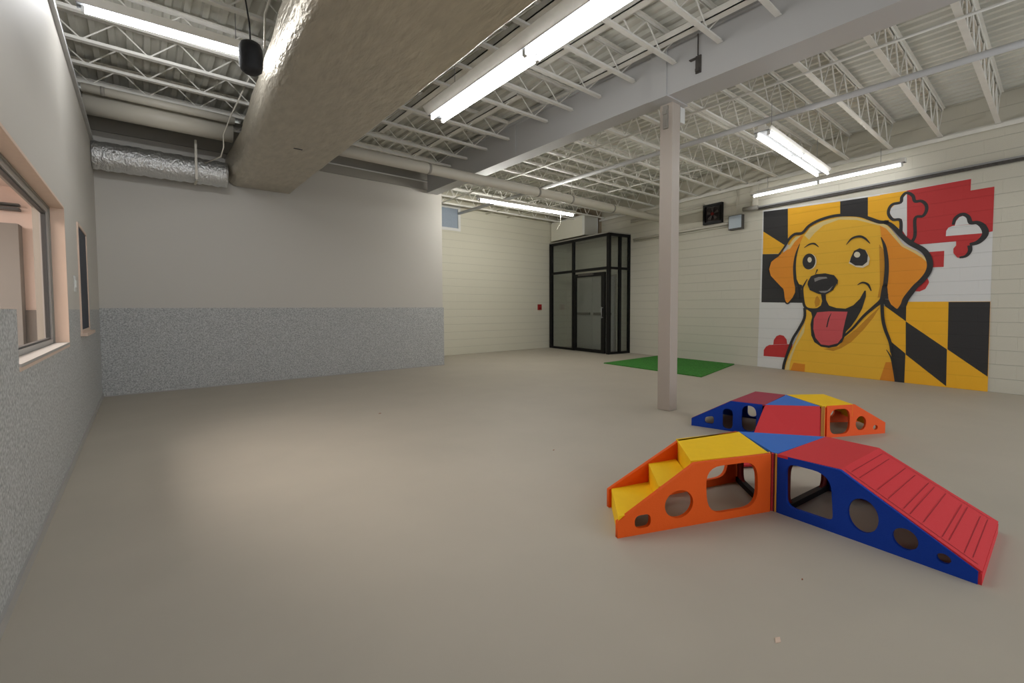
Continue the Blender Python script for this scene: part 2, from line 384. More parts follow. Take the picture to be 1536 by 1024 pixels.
# ------------------------------------------------------------------ bar joists
ORD = ['first', 'second', 'third', 'fourth', 'fifth', 'sixth', 'seventh', 'eighth', 'ninth', 'tenth', 'eleventh', 'twelfth', 'thirteenth', 'fourteenth',
       'fifteenth', 'sixteenth', 'seventeenth', 'eighteenth', 'nineteenth', 'twentieth', 'twenty-first', 'twenty-second']
def joist(y, x0, x1, zb, zt, inset, label, group, panel=0.3):
    t = thing('bar_joist', ((x0+x1)/2, y, zb), label, 'joist', group)
    m = MB()
    m.box((x0+inset, y-.027, zb), (x1-inset, y+.027, zb+.007)); m.box((x0+inset, y-.012, zb+.007), (x1-inset, y+.012, zb+.036))
    m.out('bottom_chord', 'steel_white', t)
    m = MB()
    for s in (-1, 1): m.box((x0, y+s*.008, zt-.007), (x1, y+s*.040, zt)); m.box((x0, y+s*.008, zt-.035), (x1, y+s*.014, zt))
    m.out('top_chord', 'steel_white', t)
    m = MB(); x = x0+inset; k = 0; pts = []
    L = x1-x0-2*inset; n = max(2, int(L/panel)//2*2); dx = L/n
    for k in range(n+1): pts.append((x0+inset+k*dx, y, zt-.02 if k % 2 == 0 else zb+.02))
    for a, b in zip(pts, pts[1:]): m.tube([a, b], 0.0085, 5, False)
    if inset > .05:
        m.tube([(x0+inset, y, zb+.02), (x0+.05, y, zt-.02)], 0.011, 5, False); m.tube([(x1-inset, y, zb+.02), (x1-.05, y, zt-.02)], 0.011, 5, False)
    m.out('web_rods', 'steel_white', t)
    return t
ly = [0.6, 1.2, 1.75, 2.29, 2.8, 3.33, 3.84, 4.33, 4.82, 5.70, 6.30, 6.90, 7.46, 8.05]
for i, y in enumerate(reversed(ly)):
    joist(y, XL-.2, 4.62, 3.90, 4.18, 0.0, 'white open web joist of the left bay, %s counting from the far partition' % ORD[i], 'joists of the left bay', 0.26)
ry = [0.66+.595*k for k in range(-3, 16)]
for i, y in enumerate(reversed(ry)):
    joist(y, 4.92, wall_x(y)-.06, 3.76, 4.19, 0.0, 'white open web joist of the right bay, %s counting from the block end wall' % ORD[i], 'joists of the right bay', 0.24)
# ledger angle on the mural wall
m = MB(); a, b = on_wall(Y0, 0), on_wall(YB-.02, 0); L = (b-a).length
m.obox(a, WD, WN, L, 0.10, 3.735, 3.755); m.obox(a+WN*.09, WD, WN, L, 0.012, 3.70, 3.755); m.obox(a, WD, WN, L, 0.02, 3.755, 3.80)
o = m.out('wall_ledger', 'steel_white'); tag(o, 'long white steel ledger along the top of the mural wall carrying the joists', 'ledger')
# conduit rail just above the mural
m = MB(); a, b = on_wall(Y0, 0), on_wall(4.02, 0); L = (b-a).length
m.obox(a, WD, WN, L, 0.05, 3.245, 3.27)
o = thing('conduit_rail', on_wall(2.5, 3.2), 'long thin metal conduit rail on the wall just above the dog mural', 'conduit')
m.out('rail', 'grey_metal', o); m = MB(); m.obox(a, WD, WN, L, 0.035, 3.205, 3.245); m.out('rail_shadow', 'dark_metal', o)  # dark bar stands in for the shadow under the rail
m = MB(); a = on_wall(4.02, 0); m.obox(a, WD, WN, .09, .07, 3.22, 3.80)
m.out('riser', 'pipe_white', o); m = MB(); m.tube([on_wall(4.0, 3.25, .06), on_wall(4.3, 3.26, .06)], .045, 10); m.out('elbow', 'ledge_grey', o)
# bridging and conduits under the right bay joists
def rod(name, pts, r, material, label, cat, group=None, n=10):
    m = MB(); m.tube(pts, r, n); o = m.out(name, material); return tag(o, label, cat, group)
rod('sprinkler_pipe', [(6.50, Y0, 3.70), (6.50, YB-.02, 3.70)], .036, 'beam_paint', 'long grey sprinkler pipe crossing under the joists of the right bay', 'pipe')
rod('ceiling_conduit', [(5.60, Y0, 3.735), (5.60, YB-.02, 3.735)], .014, 'steel_white', 'thin white conduit crossing under the right bay joists near the column', 'conduit')
for i, (x, ya, yb) in enumerate(((8.1, 3.0, YB-.05), (7.35, 4.2, YB-.05))):
    rod('bridging_rod', [(x, ya, 3.79), (x, yb, 3.79)], .012, 'steel_white', ('thin white bridging rod across the right bay joists near the mural wall', 'thin white bridging rod across the right bay joists behind the column')[i], 'bridging')
for i, (x, y0, y1) in enumerate(((4.34, 1.2, 3.9), (3.62, 1.0, 3.9), (3.0, 2.6, 6.9), (3.9, 4.6, 7.6), (2.35, 3.4, 7.5))):
    m = MB(); m.box((x-.045, y0, 3.99), (x+.045, y1, 4.0)); m.box((x-.045, y0, 3.99), (x-.036, y1, 4.06))
    o = m.out('bridging_angle', 'steel_white'); tag(o, ['white bridging bar above the left bay joists, closest to the wide beam', 'white bridging bar above the left bay joists, next one left of the wide beam',
      'white bridging bar crossing above the near end of the long tube light', 'white bridging bar between the narrow beam and the far partition', 'white bridging bar above the left bay joists beside the big duct'][i], 'bridging', 'bridging bars of the left bay')

# ------------------------------------------------------------------ ducts and pipes
def duct_section(t):   # t 0 near .. 1 far
    x0 = 0.86+(1.10-0.86)*t; x1 = 2.03; z0, z1 = 3.19, 3.74
    return x0, x1, z0, z1
m = MB(); N = 26; ys = [Y0+(8.44-Y0)*k/N for k in range(N+1)]; rings = []
for y in ys:
    t = max(0, min(1, (y-3.0)/4.2)); x0, x1, z0, z1 = duct_section(t)
    wob = 0.006*math.sin(y*7.3)+.004*math.sin(y*17)
    r_ = [.20, .03, .08, .20]
    sec = rounded([(x0, z0), (x1, z0), (x1, z1), (x0, z1)], r_, 6)
    rings.append([(px+wob*(0 if px > 1.9 else 1), y, pz+wob*.6) for px, pz in sec])
n = len(rings[0]); vs = [v for g in rings for v in g]; fs = []
for i in range(N):
    for k in range(n): fs.append((i*n+k, i*n+(k+1) % n, (i+1)*n+(k+1) % n, (i+1)*n+k))
fs.append(tuple(range(n))); fs.append(tuple(range(N*n, N*n+n)))
m.faces(vs, fs, True)
dt = thing('air_duct', (1.5, 3.0, 3.19), 'huge foil wrapped air duct running under the ceiling of the left bay', 'duct')
o = m.out('wrapped_casing', 'duct_wrap', dt)
m = MB(); m.box((1.50, 6.02, 3.184), (1.60, 6.05, 3.188)); m.out('seam_tag', 'dark_metal', dt)
m = MB(); N = 40; pts = []; rr = []
for k in range(N+1):
    x = XL+.005+(1.07-XL)*k/N; pts.append((x, 8.22, 3.275)); rr.append(.185+.006*math.sin(k*2.1)+.004*math.sin(k*5.3))
m.tube(pts, rr, 28); o = m.out('branch_duct', 'foil'); tag(o, 'round shiny foil branch duct between the left wall and the big duct', 'duct')

def pipe_with_bands(name, a, b, r, bands, material, label):
    t = thing(name, a, label, 'pipe'); a, b = Vector(a), Vector(b)
    m = MB(); m.tube([a, b], r, 20); m.out('pipe_run', material, t)
    for f in bands:
        p = a.lerp(b, f); d = (b-a).normalized(); m = MB(); m.tube([p-d*.02, p+d*.02], r+.004, 20); m.out('band', 'ledge_grey', t)
    return t
pp = pipe_with_bands('white_pipe', (2.06, 6.15, 3.33), (wall_x(6.15)-.02, 6.15, 3.33), .078, (.17, .45, .56, .72), 'pipe_white', 'long cream pipe crossing from the big duct past the column to the mural wall')
pipe_with_bands('white_pipe', (XL-.02, 7.62, 3.73), (1.08, 7.62, 3.73), .125, (), 'pipe_white', 'thick white pipe behind the big duct on the left')
pipe_with_bands('white_pipe', (XL-.02, 7.40, 3.84), (1.08, 7.40, 3.84), .05, (.12,), 'pipe_white', 'thinner white pipe just above the thick one on the left')
m = MB(); m.tube([(6.55, 6.15, 3.4), (6.55, 6.15, 3.76)], .006, 6); o = m.out('hanger_rod', 'steel_white'); o.parent = pp; o.data.transform(Matrix.Translation(-pp.location))

# ------------------------------------------------------------------ tube lights
def tube_light(a, b, side, label, tubes, n_lamps=1, width=.14, hang=3.9, glow='tube_glow', wing=.03):
    """strip fixture from a to b (axis at lamp height); side = sideways unit vector; tubes = sideways offsets"""
    a, b, side = Vector(a), Vector(b), Vector(side); d = (b-a).normalized(); L = (b-a).length
    t = thing('tube_light', (a+b)/2, label, 'ceiling light', 'fluorescent tube lights')
    m = MB(); q = a-d*.03-side*width/2; z = a.z
    m.use('housing_dimmed').obox(q, d, side, L+.06, width, z+.030, z+.034)
    m.use('steel_white').obox(q, d, side, L+.06, width, z+.034, z+.06).obox(a-d*.03-side*.04, d, side, L+.06, .08, z+.06, z+.10)
    for s in (-1, 1):      # housing wings, turned up to keep direct tube light off them
        p0 = a-d*.03+side*s*width/2; p1 = b+d*.03+side*s*width/2; o1 = side*s*wing; u0 = Vector((0, 0, .034)); u1 = Vector((0, 0, 0.034+wing*1.2)); th = Vector((0, 0, .003))
        m.prism([p0+u0, p1+u0, p1+o1+u1, p0+o1+u1], [v+th for v in (p0+u0, p1+u0, p1+o1+u1, p0+o1+u1)])
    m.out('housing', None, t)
    for off in tubes:
        for k in range(n_lamps):
            l0 = a+d*(L*k/n_lamps+.025)+side*off; l1 = a+d*(L*(k+1)/n_lamps-.025)+side*off
            m = MB(); m.tube([l0, l1], .0165, 10); tb = m.out('lamp_tube', glow, t)
            m = MB(); m.obox(l0-d*.025-side*.015, d, side, .02, .03, z-.02, z+.03); m.obox(l1+d*.005-side*.015, d, side, .02, .03, z-.02, z+.03); m.out('socket', 'white_plastic', t)
    for f in (.12, .88):
        p = a.lerp(b, f); m = MB(); m.tube([p+Vector((0,0,.08)), (p.x, p.y, hang)], .004, 5); m.out('hanger_rod', 'grey_metal', t)
    return t
tube_light((2.66, 4.58, 3.36), (2.60, 1.30, 3.36), (1, 0, 0), 'long twin tube light beside the big duct, leaving the picture at the top', (-.07, .07), 2, .20, 4.2, glow='tube_glow_mid', wing=.065)
tube_light((5.82, 2.36, 3.29), (8.3, 2.46, 3.29), (0, 1, 0), 'twin tube light hanging under the sprinkler pipe in front of the mural wall', (-.07, .07), 2, .17, 3.77, glow='tube_glow_low')
a, b = on_wall(3.93, 3.41, .36), on_wall(1.60, 3.41, .36)
tube_light(a, b, WN, 'single tube light mounted over the dog mural', (0,), 2, .09, 3.74, glow='tube_glow_low')
tube_light((5.25, 7.42, 3.36), (7.80, 7.27, 3.36), (0, 1, 0), 'single tube light near the block end wall and the booth', (0,), 2, .12, 3.78, glow='tube_glow_high')
tube_light((-.30, 5.04, 3.61), (.90, 4.965, 3.61), (0, 1, 0), 'tube light between the left wall and the big duct', (0,), 1, .10, 4.2, glow='tube_glow_left', wing=.04)
# ------------------------------------------------------------------ glass booth in the far corner
BO = Vector((9.45, 7.54, 0)); BD = WD; BS = Vector((1, -WS, 0)).normalized(); BL = 2.58; BH = 3.18; TR = 2.24
booth = thing('glass_booth', BO, 'black framed glass entrance booth standing in the far corner', 'glass booth')
BW = 0.80
def post(name, s, w_, z0, z1, side=False, dep=.07, par=None, depth_off=0.0):
    m = MB()
    if side: m.obox(BO+BS*s+BD*depth_off, BS, BD, w_, dep, z0, z1)
    else: m.obox(BO+BD*s+BS*depth_off, BD, BS, w_, dep, z0, z1)
    return m.out(name, 'black_frame', par or booth)
for s, w_ in ((0, .10), (1.43, .08), (BL-.12, .12)): post('post', s, w_, 0, BH)
post('rail', 0, BL, BH-.07, BH); post('rail', 1.5, BL-1.5, 0, .06); post('rail', 0, BL, TR, TR+.07)
post('post', .40, .05, BH-.07, BH-.001, side=True); post('post', .38, .07, 0, BH, side=True); post('post', BW-.07, .07, 0, BH, side=True)
post('rail', 0.07, BW-.07, BH-.07, BH, side=True); post('rail', 0.07, BW-.07, TR, TR+.06, side=True); post('rail', 0.07, BW-.07, 0, .06, side=True)
def pane(s0, s1, z0, z1, side=False):
    m = MB()
    if side: m.obox(BO+BS*s0+BD*.03, BS, BD, s1-s0, .008, z0, z1)
    else: m.obox(BO+BD*s0+BS*.03, BD, BS, s1-s0, .008, z0, z1)
    m.out('glass_pane', 'booth_glass', booth)
pane(.10, 1.43, TR+.07, BH-.07); pane(1.51, BL-.12, TR+.07, BH-.07); pane(1.51, BL-.12, .06, TR); pane(.10, .16, 0.01, TR)
pane(.10, .38, TR+.06, BH-.07, True); pane(.45, BW-.07, TR+.06, BH-.07, True); pane(.10, .38, .06, TR, True); pane(.45, BW-.07, .06, TR, True)
# door leaf
m = MB(); z1 = 2.18
for (s0, w_, za, zb) in ((.17, .14, .01, z1), (1.34, .085, .01, z1)): m.obox(BO+BD*s0+BS*.01, BD, BS, w_, .05, za, zb)
for (za, zb) in ((.01, .09), (z1-.10, z1)): m.obox(BO+BD*.31+BS*.01, BD, BS, 1.03, .05, za, zb)
dr = m.out('door', 'black_frame', booth)
m = MB(); m.obox(BO+BD*.31+BS*.03, BD, BS, 1.03, .008, .09, z1-.10); m.out('glass_pane', 'booth_glass', dr)
m = MB(); p = BO+BD*.24+BS*(-.04)
m.tube([p+Vector((0, 0, .95)), p+Vector((0, 0, 1.25))], .010, 8); m.tube([p+Vector((0, 0, .97)), p+BS*.06+Vector((0, 0, .97))], .008, 8); m.tube([p+Vector((0, 0, 1.23)), p+BS*.06+Vector((0, 0, 1.23))], .008, 8); m.out('pull_handle', 'grey_metal', dr)
m = MB(); m.obox(BO+BD*.6+BS*(-.03), BD, BS, .6, .045, z1-.06, z1-.0); m.out('door_closer', 'dark_metal', dr)
m = MB(); m.obox(BO+BD*0.0, BD, BS, BL, BW, BH, BH+.03); m.out('roof_panel', 'ledge_grey', booth)
m = MB(); m.obox(BO+BD*1.2+BS*.25, BD, BS, 1.1, .35, BH+.03, BH+.07); m.out('roof_hatch', 'black_frame', booth)
# grey double door on the wall inside the booth
d1 = MB(); q = on_wall(7.95, 0, 0.0); d1.obox(q, WD, WN, 1.86, .03, 0, 2.16); do = struct('door_1', d1, 'ledge_grey')
for s in (.05, .935):
    m = MB(); m.obox(q+WD*s+WN*.03, WD, WN, .875, .03, .01, 2.11); lf = m.out('door_leaf', 'door_grey', do)
    m = MB(); m.obox(q+WD*(s+.08)+WN*.06, WD, WN, .70, .05, 1.02, 1.09); m.out('push_bar', 'dark_metal', lf)

# ------------------------------------------------------------------ wall devices
m = MB(); m.box((9.30, YB-.04, 1.17), (9.44, YB, 1.34)); o = m.out('fire_alarm_pull', 'alarm_red', None, .004); tag(o, 'small red fire alarm box on the block end wall left of the booth', 'fire alarm')
m = MB(); m.box((9.33, YB-.046, 1.20), (9.41, YB-.04, 1.24)); c = m.out('pull_lever', 'play_maroon', o)
sw = thing('light_switch', (XL, 5.56, 1.38), 'white light switch on the left wall between the two windows', 'light switch')
m = MB(); m.box((XL, 5.50, 1.38), (XL+.008, 5.62, 1.52)); m.out('switch_plate', 'white_plastic', sw, .003)
m = MB(); m.box((XL+.008, 5.54, 1.42), (XL+.014, 5.58, 1.48)); m.out('rocker', 'white_plastic', sw)
# exhaust fan
fn = thing('exhaust_fan', on_wall(5.0, 3.1), 'dark square exhaust fan high on the wall between the column and the mural', 'exhaust fan')
m = MB(); p = on_wall(4.78, 0)
for (s0, w_, za, zb) in ((0, .05, 3.08, 3.52), (.41, .05, 3.08, 3.52), (.05, .36, 3.08, 3.13), (.05, .36, 3.47, 3.52)): m.obox(p+WD*s0, WD, WN, w_, .07, za, zb)
m.out('frame', 'black_frame', fn)
m = MB(); m.obox(p+WD*.05, WD, WN, .36, .02, 3.13, 3.47); m.out('back_panel', 'fan_dark', fn)
cc = on_wall(5.01, 3.30, .04); 
for k in range(5):
    a = 2*math.pi*k/5; d = WD*math.cos(a)+Vector((0, 0, 1))*math.sin(a); e = WD*math.cos(a+.55)+Vector((0, 0, 1))*math.sin(a+.55)
    m = MB(); m.prism([cc+d*.03, cc+d*.15, cc+e*.15+WN*.015, cc+e*.03+WN*.01], [v+WN*.004 for v in (cc+d*.03, cc+d*.15, cc+e*.15+WN*.015, cc+e*.03+WN*.01)]); m.out('fan_blade', 'fan_blades', fn)
m = MB(); m.tube([cc, cc+WN*.03], .035, 14); m.out('hub', 'play_maroon', fn)
# louvered box
lv = thing('louvered_box', on_wall(4.45, 2.85), 'pale blue ribbed box on the wall just left of the dog mural', 'wall box')
m = MB(); p = on_wall(4.31, 0); m.obox(p, WD, WN, .30, .09, 2.87, 3.17); m.out('casing', 'dark_metal', lv)
m = MB(); m.obox(p+WD*.012+WN*.09, WD, WN, .276, .004, 2.90, 3.16)
for k in range(8): m.obox(p+WD*.02+WN*.094, WD, WN, .26, .006, 2.915+k*.03, 2.93+k*.03)
m.out('louver', 'louver_blue', lv)
m = MB(); m.tube([on_wall(4.46, 3.17, .03), on_wall(4.46, 3.72, .03)], .009, 6); m.out('conduit', 'pipe_white', lv)
# pipes on the wall behind the column
for i, (z, ya, yb, r) in enumerate(((3.03, 4.62, 7.3, .028), (2.97, 4.62, 7.3, .012), (3.55, 5.24, 7.4, .014), (3.49, 5.24, 7.4, .012))):
    rod('wall_conduit', [on_wall(ya, z, .04), on_wall(yb, z, .04)], r, 'pipe_white', ['cream conduit ending at the pale ribbed box, upper of the lower pair', 'thin cream conduit ending at the pale ribbed box, lowest one',
        'thin cream conduit running to the exhaust fan top, upper one', 'thin cream conduit running to the exhaust fan, lower one'][i], 'conduit', 'conduits behind the column')
# pendant speaker
sp1 = thing('pendant_speaker', (.705, 4.0, 3.0), 'black capsule shaped pendant speaker hanging on a black cord left of the duct', 'pendant speaker')
m = MB(); pr = [(0, .02), (.045, .023), (.072, .045), (.080, .08), (.083, .15), (.080, .21), (.068, .24), (.045, .255), (.012, .262), (0, .263)]
m.tube([(.705, 4.0, 3.0+z) for r, z in pr], [max(r, .001) for r, z in pr], 26); m.out('speaker_body', 'black_plastic', sp1)
m = MB(); m.tube([(.705, 4.0, 3.255), (.70, 4.0, 3.40), (.68, 4.0, 3.55), (.64, 4.0, 3.75), (.58, 4.0, 4.0), (.56, 4.0, 4.2)], .006, 8); m.out('cord', 'cable_black', sp1)
# white wires and strap by the branch duct
rod('hanger_wire', [(1.15, 6.3, 4.16), (.98, 7.0, 3.75), (.93, 7.3, 3.58), (.93, 7.3, 3.42), (1.0, 7.35, 3.36)][:4]+[(.9, 7.35, 3.30), (.78, 8.02, 3.35)], .008, 'pipe_white', 'loose white wire drooping from the ceiling to the foil branch duct', 'wire')
m = MB(); m.box((.66, 8.0, 3.10), (.69, 8.012, 3.66)); m.box((.66, 8.0, 3.08), (.69, 8.3, 3.086)); o = m.out('duct_strap', 'pipe_white'); tag(o, 'white metal strap holding up the foil branch duct', 'strap')
rod('white_wire', [(7.35, 7.24, 3.33), (7.35, 7.24, 3.12), (7.25, 7.26, 2.98)], .006, 'pipe_white', 'short white wire hanging from the tube light near the end wall', 'wire')
rod('hanger_cable', [(1.02, 4.3, 4.2), (.93, 4.6, 3.85), (.94, 4.7, 3.6)], .009, 'pipe_white', 'pair of white cables dropping beside the near side of the duct', 'cable')

# ------------------------------------------------------------------ artificial grass
m = MB(); q = [(7.85, 6.40), (10.04, 6.47), (9.80, 4.45), (7.56, 4.0)]; m.hexa(q, 0.0, .018)
cx, cyy = 8.8, 5.3
m2 = bmesh.new()
rug = m.out('turf_mat', 'grass'); tag(rug, 'rectangular green artificial turf mat lying on the floor behind the column', 'turf mat')

# ------------------------------------------------------------------ foam play set
def wall_panel(name, a, b, outline, holes, thick, material, parent):
    """upright sheet whose foot runs from a to b; outline and holes in (distance, height)"""
    me = flat_panel(outline, holes, thick); a, b = Vector((a[0], a[1], 0)), Vector((b[0], b[1], 0)); d = (b-a).normalized(); n = d.cross(Vector((0, 0, 1)))
    me.transform(Matrix(((d.x, 0, n.x, a.x), (d.y, 0, n.y, a.y), (0, 1, 0, 0), (0, 0, 0, 1))))
    me.materials.append(MATS[material]); me.update()
    return link(name, me, parent)
def dist(a, b): return (Vector(a[:2])-Vector(b[:2])).length
def sheet(m, quad, t=.016):
    """slab with the given top corners"""
    q = [Vector(p) for p in quad]; n = (q[1]-q[0]).cross(q[3]-q[0]).normalized()
    if n.z < 0: n = -n
    return m.prism([p-n*t for p in q], q)
def centre(*ps): return Vector((sum(p[0] for p in ps)/len(ps), sum(p[1] for p in ps)/len(ps), 0))
def scaled(hs, k): return [[(s*k, z) for s, z in h] for h in hs]
def lerp(a, b, t): return tuple(a[i]+(b[i]-a[i])*t for i in range(len(a)))

# -- near set
H = .35
A, B, Cn, Cb = (3.223, 1.426), (3.535, .991), (2.89, 1.095), (2.893, 1.050)
hub = thing('play_platform', centre(A, B, Cn), 'blue topped triangular platform joining the near yellow stairs and near red ramp', 'play platform', 'play set platforms')
def hub_parts(root, tri, h, corner, stripe, top, strips):
    m = MB(); m.prism([(p[0], p[1], h-.016) for p in tri], [(p[0], p[1], h+.001) for p in tri]); m.out('top_panel', top, root)
    n = len(strips); a, b = corner
    for k, c in enumerate(strips):
        p, q = lerp(a, b, k/n), lerp(a, b, (k+.88)/n); d = Vector((p[0], p[1])); o = Vector((.03, 0))
        m = MB(); m.hexa([p, q, (q[0]+.03, q[1]+.01), (p[0]+.03, p[1]+.01)], 0, h-.002); m.out('corner_strip', c, root)
hub_parts(hub, [A, B, (2.915, 1.06), (2.912, 1.088)], H, ((2.886, 1.101), (2.899, 1.046)), None, 'play_sky', ['strip_gold', 'play_maroon', 'play_red', 'play_maroon', 'strip_gold', 'play_blue'])
# stairs, near
P0, P1 = (2.882, 1.092), (1.922, 1.475); L = dist(P0, P1)
Q0, Q1 = (3.215, 1.432), (2.183, 1.742); LQ = dist(Q0, Q1)
sta = thing('play_stairs', centre(P0, P1, Q0, Q1), 'near yellow foam stairs with orange side panels and cutout holes', 'play stairs', 'play set stairs')
hl_ = [rounded([(.095, .045), (.455, .045), (.475, .318), (.10, .318)], .11), oval(.648, .133, .093, .078), rounded([(.83, .034), (.93, .034), (.93, .106), (.83, .106)], .035)]
wall_panel('side_panel', P0, P1, [(0, 0), (L, 0), (L, .088), (.545, H), (0, H)], hl_, .022, 'play_orange', sta)
wall_panel('side_panel', Q0, Q1, [(0, 0), (LQ, 0), (LQ, .112), (.53, H), (0, H)], [rounded([(.10, .05), (.44, .05), (.44, .30), (.10, .30)], .10), oval(.64, .135, .09, .075), oval(.92, .07, .05, .035)], .022, 'play_orange', sta)
def riser(m, a, b, z0, z1):
    m.hexa([(a[0]+.002, a[1]), (b[0]+.002, b[1]), (b[0]+.016, b[1]), (a[0]+.016, a[1])], z0, z1)
D0, D1, D2, D3 = (2.393, 1.322), (2.725, 1.611), A, (2.882, 1.096)
m = MB(); sheet(m, [D0+(H,), D3+(H,), D2+(H,), D1+(H,)]); m.out('deck_panel', 'play_yellow', sta)
T2 = [(2.188, 1.395), (2.48, 1.660), (2.693, 1.596), (2.40, 1.320)]
T1 = [(1.925, 1.468), (2.20, 1.730), (2.48, 1.655), (2.195, 1.390)]
m = MB(); sheet(m, [p+(.232,) for p in T2], .02)
riser(m, D0, D1, .20, H-.017); m.out('step', 'play_yellow', sta)
m = MB(); sheet(m, [p+(.115,) for p in T1], .02)
riser(m, T2[0], T2[1], .08, .211)
riser(m, T1[0], T1[1], 0, .094)
m.out('step', 'play_yellow', sta)
def end_arch(a, b, h, name, material, root, rail='play_black'):
    l = dist(a, b); arch = rounded([(.07, .03), (l-.07, .03), (l-.07, h-.075), (.07, h-.075)], .07)
    wall_panel(name, a, b, [(0, 0), (l, 0), (l, h-.02), (0, h-.02)], [arch], .016, material, root)
    m = MB(); m.bar((a[0], a[1], .02), (b[0], b[1], .02), .035, .035); m.out('foot_rail', rail, root)
end_arch((2.90, 1.115), (3.205, 1.415), H, 'end_panel', 'play_maroon', sta)
# ramp, near
P0, P1 = (2.905, 1.050), (2.821, .206); Q0, Q1 = (3.515, .985), (3.530, .205)
ra = thing('play_ramp', centre(P0, P1, Q0, Q1), 'near red foam ramp with navy side panels and round cutouts', 'play ramp', 'play set ramps')
L = dist(P0, P1); LQ = dist(Q0, Q1)
hb = [rounded([(.052, .057), (.292, .057), (.275, .312), (.045, .312)], [.05, .04, .09, .06]), oval(.424, .143, .067, .088), oval(.596, .094, .05, .052), oval(.736, .063, .026, .023)]
wall_panel('side_panel', P0, P1, [(0, 0), (L, 0), (L, .058), (.318, H), (0, H)], hb, .022, 'play_blue', ra)
wall_panel('side_panel', Q0, Q1, [(0, 0), (LQ, 0), (LQ, .045), (.28, H-.015), (0, H-.015)], [rounded([(.05, .06), (.25, .06), (.25, .30), (.05, .30)], .07), oval(.39, .15, .06, .075), oval(.55, .10, .045, .045), oval(.68, .06, .022, .02)], .022, 'play_blue', ra)
e0, e1, r0, r1 = (2.882, .738), (3.50, .700), (2.815, .194), (3.545, .192)
m = MB(); sheet(m, [(2.890, 1.052, H+.002), B+(H+.002,), e1+(H+.002,), e0+(H+.002,)]); m.out('deck_panel', 'play_red', ra)
m = MB(); sheet(m, [e0+(H+.002,), e1+(H+.002,), r1+(.062,), r0+(.062,)]); sl = m.out('slope_panel', 'play_red', ra)
def sp3(u, v, lift=.0012):   # point on the slope: u across, v down
    a = lerp(e0+(H+.002,), e1+(H+.002,), u); b = lerp(r0+(.062,), r1+(.062,), u); p = lerp(a, b, v); return (p[0], p[1], p[2]+lift)
for k, v in enumerate((.06, .13, .27, .36, .47, .52, .61, .74, .78, .88, .93)):
    m = MB(); w_ = .005; u0, u1 = (.10, .90) if k % 2 == 0 else (.08, .88)
    m.faces([sp3(u0, v), sp3(u1, v), sp3(u1, v+w_), sp3(u0, v+w_)], [(0, 1, 2, 3)]); m.out('tread_line', 'play_groove', ra)
m = MB(); m.faces([sp3(.05, .02), sp3(.057, .02), sp3(.057, .97), sp3(.05, .97)], [(0, 1, 2, 3)]); m.out('tread_line', 'play_groove', ra)
m = MB(); m.faces([sp3(.94, .04), sp3(.945, .04), sp3(.945, .95), sp3(.94, .95)], [(0, 1, 2, 3)]); m.out('tread_line', 'play_groove', ra)
m = MB(); m.prism([r0+(0,), r1+(0,), (r1[0], r1[1]+.02, 0), (r0[0], r0[1]+.02, 0)], [r0+(.05,), r1+(.05,), (r1[0], r1[1]+.02, .05), (r0[0], r0[1]+.02, .05)]); m.out('front_edge', 'play_red', ra)
end_arch((2.93, 1.030), (3.52, .975), H, 'end_panel', 'play_maroon', ra)

# -- far set
h = .30
FA, FB, FC = (4.541, 1.767), (4.865, 1.417), (5.23, 1.83)
hub2 = thing('play_platform', centre(FA, FB, FC), 'blue topped triangular platform at the centre of the far play set', 'play platform', 'play set platforms')
hub_parts(hub2, [FA, FB, FC], h, ((4.872, 1.405), (4.918, 1.386)), None, 'play_sky', ['strip_gold', 'play_maroon', 'strip_gold', 'play_maroon', 'strip_gold', 'play_orange_far'])
# far left ramp: plum top, navy sides
P0, P1 = (4.535, 1.79), (4.40, 2.425); Q0, Q1 = (5.225, 1.85), (5.13, 2.50); L = dist(P0, P1); LQ = dist(Q0, Q1)
ra2 = thing('play_ramp', centre(P0, P1, Q0, Q1), 'far play ramp with plum top and navy sides, pointing left behind the near stairs', 'play ramp', 'play set ramps')
hb = [rounded([(.05, .025), (.175, .025), (.175, .275), (.05, .275)], .075), rounded([(.255, .02), (.35, .02), (.35, .22), (.255, .22)], .05), rounded([(.43, .045), (.52, .045), (.52, .105), (.43, .13)], .03)]
wall_panel('side_panel', P0, P1, [(0, 0), (L, 0), (L, .075), (.275, h), (0, h)], hb, .02, 'play_blue', ra2)
wall_panel('side_panel', Q0, Q1, [(0, 0), (LQ, 0), (LQ, .075), (.275, h), (0, h)], hb[:2], .02, 'play_blue', ra2)
f0, f1 = (4.478, 2.062), (5.185, 2.12)
m = MB(); sheet(m, [FA+(h+.002,), (5.225, 1.84, h+.002), f1+(h+.002,), f0+(h+.002,)]); m.out('deck_panel', 'play_plum', ra2)
m = MB(); sheet(m, [f0+(h+.002,), f1+(h+.002,), Q1+(.078,), P1+(.078,)]); m.out('slope_panel', 'play_plum', ra2)
end_arch((4.57, 1.80), (5.20, 1.86), h, 'end_panel', 'play_black', ra2)
